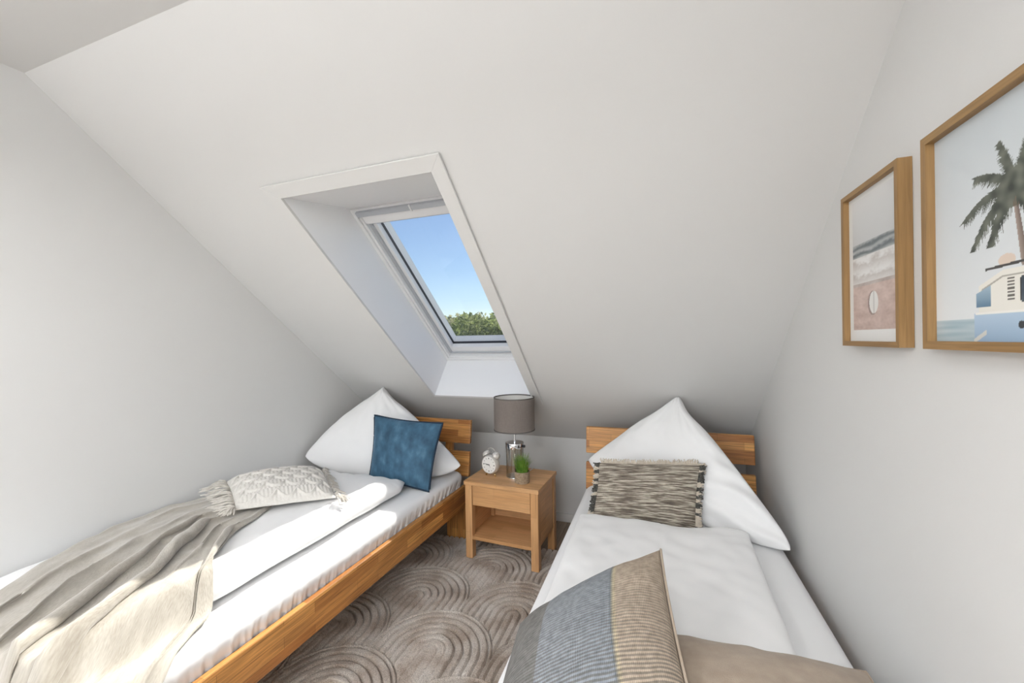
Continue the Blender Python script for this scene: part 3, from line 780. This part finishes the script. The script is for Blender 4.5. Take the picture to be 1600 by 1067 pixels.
def hand(name, ang, l, r_):
    a = math.radians(90-ang); tube(name, [V(-.006*math.cos(a), -.028, cz-.006*math.sin(a)), V(l*math.cos(a), -.028, cz+l*math.sin(a))], r_, 'clock_ink', fc, 6, r1=r_*.5)
hand('hour_hand', 265, .024, .0022); hand('minute_hand', 278, .034, .0017); hand('alarm_hand', 140, .02, .001)
for s_ in (-1, 1):
    d = V(s_*.55, 0, .83).normalized(); M = V(0, 0, 1).rotation_difference(d).to_matrix()
    bl = lathe('bell', [(.026, .0), (.0255, .010), (.021, .018), (.012, .0235), (0, .025), (0, .023), (.011, .0215), (.019, .0165), (.0235, .009), (.024, .0)], 'clock_white', t, 32, V(0, .002, cz)+d*.063, M, True)
    tube('bell_post', [V(0, .002, cz)+d*.056, V(0, .002, cz)+d*.092], .0022, 'chrome', bl)
    tube('foot', [V(s_*.027, -.004, cz-.05), V(s_*.036, -.008, .0022)], .005, 'brass', t, 10, r1=.0055)
tube('handle', [V(.030*math.cos(a), .002, cz+.074+.026*math.sin(a)) for a in [PI*i/14 for i in range(15)]], .0024, 'clock_white', t, 8)
tube('hammer', [V(0, .002, cz+.056), V(0, .002, cz+.078), V(.006, .002, cz+.083)], .0022, 'chrome', t, 8)

# ------------------------------------------------------------------ potted grass
t = thing('potted_grass', 'small artificial grass plant in a woven jute pot on the nightstand', 'plant', (-.772, 2.316, NT))
lathe('pot', [(0, 0), (.043, 0), (.0445, .004), (.046, .062), (.047, .068), (.0445, .069), (.042, .060), (0, .058)], 'woven_jute', t, 40)
lathe('soil', [(0, .0595), (.041, .0595), (.041, .056), (0, .056)], 'soil', t, 24)
vs = []; fs = []
rnd = random.Random(11)
for i in range(300):
    a = rnd.uniform(0, 2*PI); r_ = .035*math.sqrt(rnd.random()); L = rnd.uniform(.06, .118); le = rnd.uniform(.05, .65)+r_*8
    b0 = V(r_*math.cos(a), r_*math.sin(a), .058); a2 = a+rnd.uniform(-.6, .6)
    sd = V(-math.sin(a2), math.cos(a2), 0); wd = rnd.uniform(.0016, .0028); base = len(vs)
    for k_ in range(4):
        f = k_/3; p = b0+V(math.cos(a2), math.sin(a2), 0)*(L*le*.55*f*f)+V(0, 0, L*f*(1-.18*le*f)); q_ = V(p.x-(LX+.772), p.y-(LY-2.316), 0)
        if q_.length < .068: p = p+q_.normalized()*(.068-q_.length)
        ww = wd*(1-f*.85)
        vs += [p-sd*ww, p+sd*ww]
    for k_ in range(3): b_ = base+2*k_; fs.append((b_, b_+1, b_+3, b_+2))
g = mesh('grass_blades', vs, fs, 'grass_green', t); g['kind'] = 'stuff'

# ------------------------------------------------------------------ framed prints
def print_mesh(name, y0, y1, z0, z1, x, fn, parent, n=(150, 200)):
    """print on the right wall, seen with y0 on the left and y1 on the right; fn gives the ink colour at (y, z)"""
    nx, ny = n; vs = []; fs = []; cols = []
    for i in range(nx+1):
        for j in range(ny+1):
            y = y0+(y1-y0)*i/nx; z = z0+(z1-z0)*j/ny; vs.append(V(x, y, z)); cols.append(fn(y, z))
    for i in range(nx):
        for j in range(ny): a = i*(ny+1)+j; fs.append((a, a+1, a+ny+2, a+ny+1))
    o = mesh(name, vs, fs, 'art_print', parent)
    at = o.data.color_attributes.new('print', 'FLOAT_COLOR', 'POINT')
    for i, c in enumerate(cols): at.data[i].color = (*c, 1)
    return o
def lin(r, g, b): return tuple(((c/255)/12.92 if c <= 10 else ((c/255+.055)/1.055)**2.4) for c in (r, g, b))
def mixt(a, b, f): f = max(0, min(1, f)); return tuple(p+(q-p)*f for p, q in zip(a, b))
def picture(name, label, y0, y1, z0, z1, xw, xf, fr, fn, n):
    t = thing(name, label, 'picture', (0, 0, 0))
    fm = thing('frame', None, None); fm.parent = t
    # four mitred bars
    o_ = [(y0, z0), (y1, z0), (y1, z1), (y0, z1)]
    i_ = [(y0-fr, z0+fr), (y1+fr, z0+fr), (y1+fr, z1-fr), (y0-fr, z1-fr)]
    for k_ in range(4):
        k2 = (k_+1) % 4; q = [o_[k_], o_[k2], i_[k2], i_[k_]]
        bm = bmesh.new(); bv = [bm.verts.new((x, y, z)) for x in (xf, xw) for y, z in q]
        for f in [(0, 1, 2, 3), (7, 6, 5, 4), (0, 4, 5, 1), (1, 5, 6, 2), (2, 6, 7, 3), (3, 7, 4, 0)]: bm.faces.new([bv[j] for j in f])
        bmesh.ops.recalc_face_normals(bm, faces=bm.faces[:]); bm.normal_update(); box_uv(bm, 1 if k_ % 2 == 0 else 2)
        me = bpy.data.meshes.new('frame_bar'); bm.to_mesh(me); bm.free(); obj('frame_bar', me, 'frame_oak', fm)
    box('backing', (xf+.016, y1+fr-.002, z0+fr-.002), (xw-.001, y0-fr+.002, z1-fr+.002), 'paper_white', t, 0)
    print_mesh('art_print', y0-fr, y1+fr, z0+fr, z1-fr, xf+.0145, fn, t, n)
    return t
def beach(y, z):
    a = (1.412-y)/(1.412-1.150); b = (z-1.341)/(1.717-1.341)
    if not (.10 < a < .93 and .055 < b < .985): return lin(232, 232, 230)
    b = (b-.055)/.93
    nz_ = N3(a*6, b*22, 1)*.5+N3(a*20, b*60, 2)*.3
    if b > .665: return mixt(lin(206, 207, 207), lin(222, 222, 221), (b-.66)/.34)
    if b > .56:
        d = .5+.5*math.sin(b*95+3*N3(a*3, b*10, 3)+nz_*2); return mixt(lin(104, 112, 116), lin(196, 199, 199), d*.8+nz_*.4)
    if b > .36: return mixt(lin(198, 192, 187), lin(232, 231, 229), .55+nz_*.9+.3*math.sin(b*60+nz_*5))
    if b > .335: return mixt(lin(168, 152, 146), lin(205, 195, 189), .5+nz_)
    e_ = ((a-.52)/.085)**2+((b-.20)/.082)**2
    if e_ < 1: return lin(232, 230, 226) if abs(a-.52) > .012 else lin(205, 202, 198)
    if ((a-.50)/.095)**2+((b-.196)/.088)**2 < 1: return lin(150, 130, 122)
    return mixt(lin(186, 162, 152), lin(214, 193, 184), .5+nz_*1.1+(b-.15)*1.2)
PALM = []
_r = random.Random(3)
for ang, L, droop in ((168, .115, .75), (196, .10, .9), (140, .11, .45), (108, .10, .25), (72, .11, .3), (48, .125, .5), (20, .12, .8), (-12, .11, .9), (214, .075, 1.0), (-34, .07, .9)):
    PALM.append((math.radians(ang), L, droop))
def seg_d(px, pz, ax, az, bx, bz):
    dx, dz = bx-ax, bz-az; t_ = max(0, min(1, ((px-ax)*dx+(pz-az)*dz)/(dx*dx+dz*dz+1e-12))); return math.hypot(px-ax-dx*t_, pz-az-dz*t_), t_
FR_ = []
for ang, L, dr_ in PALM:
    pts = []
    for k_ in range(9):
        f = k_/8; pts.append((L*f*math.cos(ang), L*f*math.sin(ang)-dr_*.075*f*f))
    FR_.append(pts)
LEAF = []
for pts in FR_:
    for k_ in range(1, 9):
        ax, az = pts[k_]; bx, bz = pts[k_-1]; tx, tz = ax-bx, az-bz
        for q in range(4):
            f = q/4; sx_, sz_ = bx+tx*f, bz+tz*f
            for sg in (-1, 1):
                l = _r.uniform(.018, .034)*(1.15-k_/12); n_ = math.hypot(tx, tz); nx_, nz2 = -tz/n_*sg, tx/n_*sg
                LEAF.append((sx_, sz_, sx_+nx_*l*.55+tx/n_*l*.6, sz_+nz2*l*.55+tz/n_*l*.6-l*.45))
def van(y, z):
    h = -(y)                                       # to the right in the print
    X = .844-y; Z = z-1.578
    col = mixt(lin(226, 229, 230), lin(200, 207, 211), (z-1.38)/.33)
    if z < 1.374: col = mixt(lin(150, 175, 186), lin(196, 208, 212), .5+.8*N3(y*10, z*140, 4))
    # trunk
    if 1.45 < z < 1.56:
        cx = .845-(1.556-z)*.16; hw_ = .0042+.002*(1.556-z)/.1
        if abs(y-cx) < hw_: col = mixt(lin(110, 95, 88), lin(165, 148, 138), .5+(y-cx)/hw_*.5)
    if -.03 < Z+.004 < .03 and abs(X) < .016: col = lin(108, 98, 84)
    if X*X+Z*Z < .19**2 and z > 1.49:
        for (ax, az, bx, bz) in LEAF:
            if abs(ax-X) < .04 and abs(az-Z) < .04:
                d, t_ = seg_d(X, Z, ax, az, bx, bz)
                if d < .0021*(1.15-t_): col = mixt(lin(58, 64, 58), lin(112, 116, 104), .5+N3(X*60, Z*60)); break
        else:
            for pts in FR_:
                for p_, q in zip(pts, pts[1:]):
                    if seg_d(X, Z, *p_, *q)[0] < .0016: col = lin(98, 98, 84)
    # the camper van: roof rack, cream upper half, pale blue lower half
    right = .555
    if ((y-.862)/.017)**2+((z-1.464)/.010)**2 < 1: col = lin(222, 205, 190)
    if right-.02 < y < .906 and abs(z-(1.4545+.004*(.906-y)/.1)) < .0022: col = lin(70, 68, 66)
    top = 1.428+.020*max(0, min(1, (.921-y)/.05))+.001
    if right < y < .921 and 1.383 < z < top: col = lin(234, 231, 222)
    if right < y < .915 and abs(z-(top-.010)) < .0016: col = lin(176, 172, 162)
    if right < y < .932 and z <= 1.383: col = mixt(lin(150, 176, 202), lin(182, 203, 222), (z-1.335)/.05)
    if right < y < .930 and abs(z-1.3825) < .0018: col = lin(240, 238, 232)
    if .895 < y < .928 and 1.393+(.0) < z < 1.394+.034*(1-(y-.895)/.033*.35): col = mixt(lin(92, 124, 150), lin(160, 184, 200), (z-1.393)/.03)
    for w0, w1 in ((.838, .765), (.750, .675), (.66, .585)):
        if w1 < y < w0 and 1.395 < z < 1.436:
            ex = min(w0-y, y-w1); ez = min(z-1.395, 1.436-z)
            if ex > .003 or ez > .003: col = mixt(lin(62, 72, 84), lin(120, 132, 142), N3(y*50, z*60)+.4) if min(ex, ez) > .0022 else lin(60, 58, 58)
    if .848 < y < .861 and 1.398 < z < 1.436 and ((z-1.398)/.0055) % 1 > .45: col = lin(98, 94, 88)
    for hy in (.836, .64):
        if math.hypot(y-hy, z-1.361) < .0062: col = lin(58, 60, 64)
    if .905 < y < .934 and z < 1.356 and abs((z-1.338)-(.928-y)*.55) < .004: col = lin(214, 212, 206)
    return col
picture('framed_beach_print', 'small oak framed print of a surfboard on a beach', 1.420, 1.132, 1.319, 1.739, XR-.001, .508, .013, beach, (170, 240))
picture('framed_van_print', 'large oak framed print of a palm tree and camper van', 1.048, .470, 1.319, 1.739, XR-.001, .508, .0155, van, (440, 310))

# ------------------------------------------------------------------ unseen light panels added behind the camera to brighten the room
for x_, lb in ((-1.45, 'added slim hanging fill light panel closer to the bare wall'), (-.15, 'added slim hanging fill light panel closer to the wall with framed prints')):
    t = thing('fill_panel', lb, 'lamp', (x_, -.75, ZC-.24), 0, 'added fill light panels behind the camera')
    box('housing', (-.16, -.61, -.045), (.16, .61, 0), 'trim_white', t, .004)
    box('diffuser', (-.148, -.598, -.049), (.148, .598, -.0455), 'fill_diffuser', t, 0)
    box('upper_diffuser', (-.148, -.598, .0005), (.148, .598, .004), 'fill_diffuser_up', t, 0)
    for y_ in (-.5, .5): tube('hanger', [V(0, y_, .003), V(0, y_, .24)], .002, 'chrome', t)

# ------------------------------------------------------------------ garden outside
g = struct(box('ground', (-60, 3.4, -3.3), (50, 90, -3.2), 'lawn', bev=0))
def tree(x, y, rx, top, label, mt, seed):
    rnd = random.Random(seed); t = thing('garden_tree', label, 'tree', (x, y, -3.2), 0, 'trees outside the skylight')
    H = top+3.2
    tube('trunk', [V(0, 0, 0), V(.08, .03, H*.3), V(-.05, 0, H*.62)], .16, 'bark', t, 8, r1=.06)
    vs = []; fs = []
    blobs = [(V(rnd.uniform(-.7, .7)*rx, rnd.uniform(-.7, .7)*rx, H-.6-rnd.uniform(0, 1.0)**1.5*H*.55), rnd.uniform(.38, .62)*rx) for _ in range(16)]
    blobs += [(V(math.cos(a)*rx*.45, math.sin(a)*rx*.45, H-.42*rx-rnd.uniform(0, .3)), .42*rx) for a in (0, 1.3, 2.6, 3.9, 5.2)]
    for c, r_ in blobs:
        for _ in range(620):
            d = V(rnd.gauss(0, 1), rnd.gauss(0, 1), rnd.gauss(0, 1)).normalized(); p = c+d*(r_*rnd.uniform(.72, 1.06))
            a = V(rnd.gauss(0, 1), rnd.gauss(0, 1), rnd.gauss(0, 1)).normalized(); b_ = a.orthogonal().normalized(); l = rnd.uniform(.05, .11)
            k_ = len(vs); vs += [p-a*l, p+b_*l*.45, p+a*l, p-b_*l*.45]; fs.append((k_, k_+1, k_+2, k_+3))
    me = bpy.data.meshes.new('foliage'); me.from_pydata([tuple(v) for v in vs], [], fs); o = obj('foliage', me, mt, t); o['kind'] = 'stuff'
tree(-8.3, 15.0, 1.6, 2.55, 'pale silvery leafed tree in the garden beyond the skylight', 'tree_leaf_pale', 1)
tree(-4.75, 11.2, 1.25, 2.24, 'dense mid green tree in the garden beyond the skylight', 'tree_leaf', 2)
tree(-3.3, 15.2, 1.6, 2.5, 'broad green tree in the garden, its top just above the sill', 'tree_leaf', 3)
tree(-.6, 11.2, 1.25, 2.2, 'rounded olive green tree in line with the nightstand, beyond the house', 'tree_leaf', 4)
tree(1.9, 15.2, 1.6, 2.5, 'olive green tree beyond the side with the framed prints', 'tree_leaf', 5)
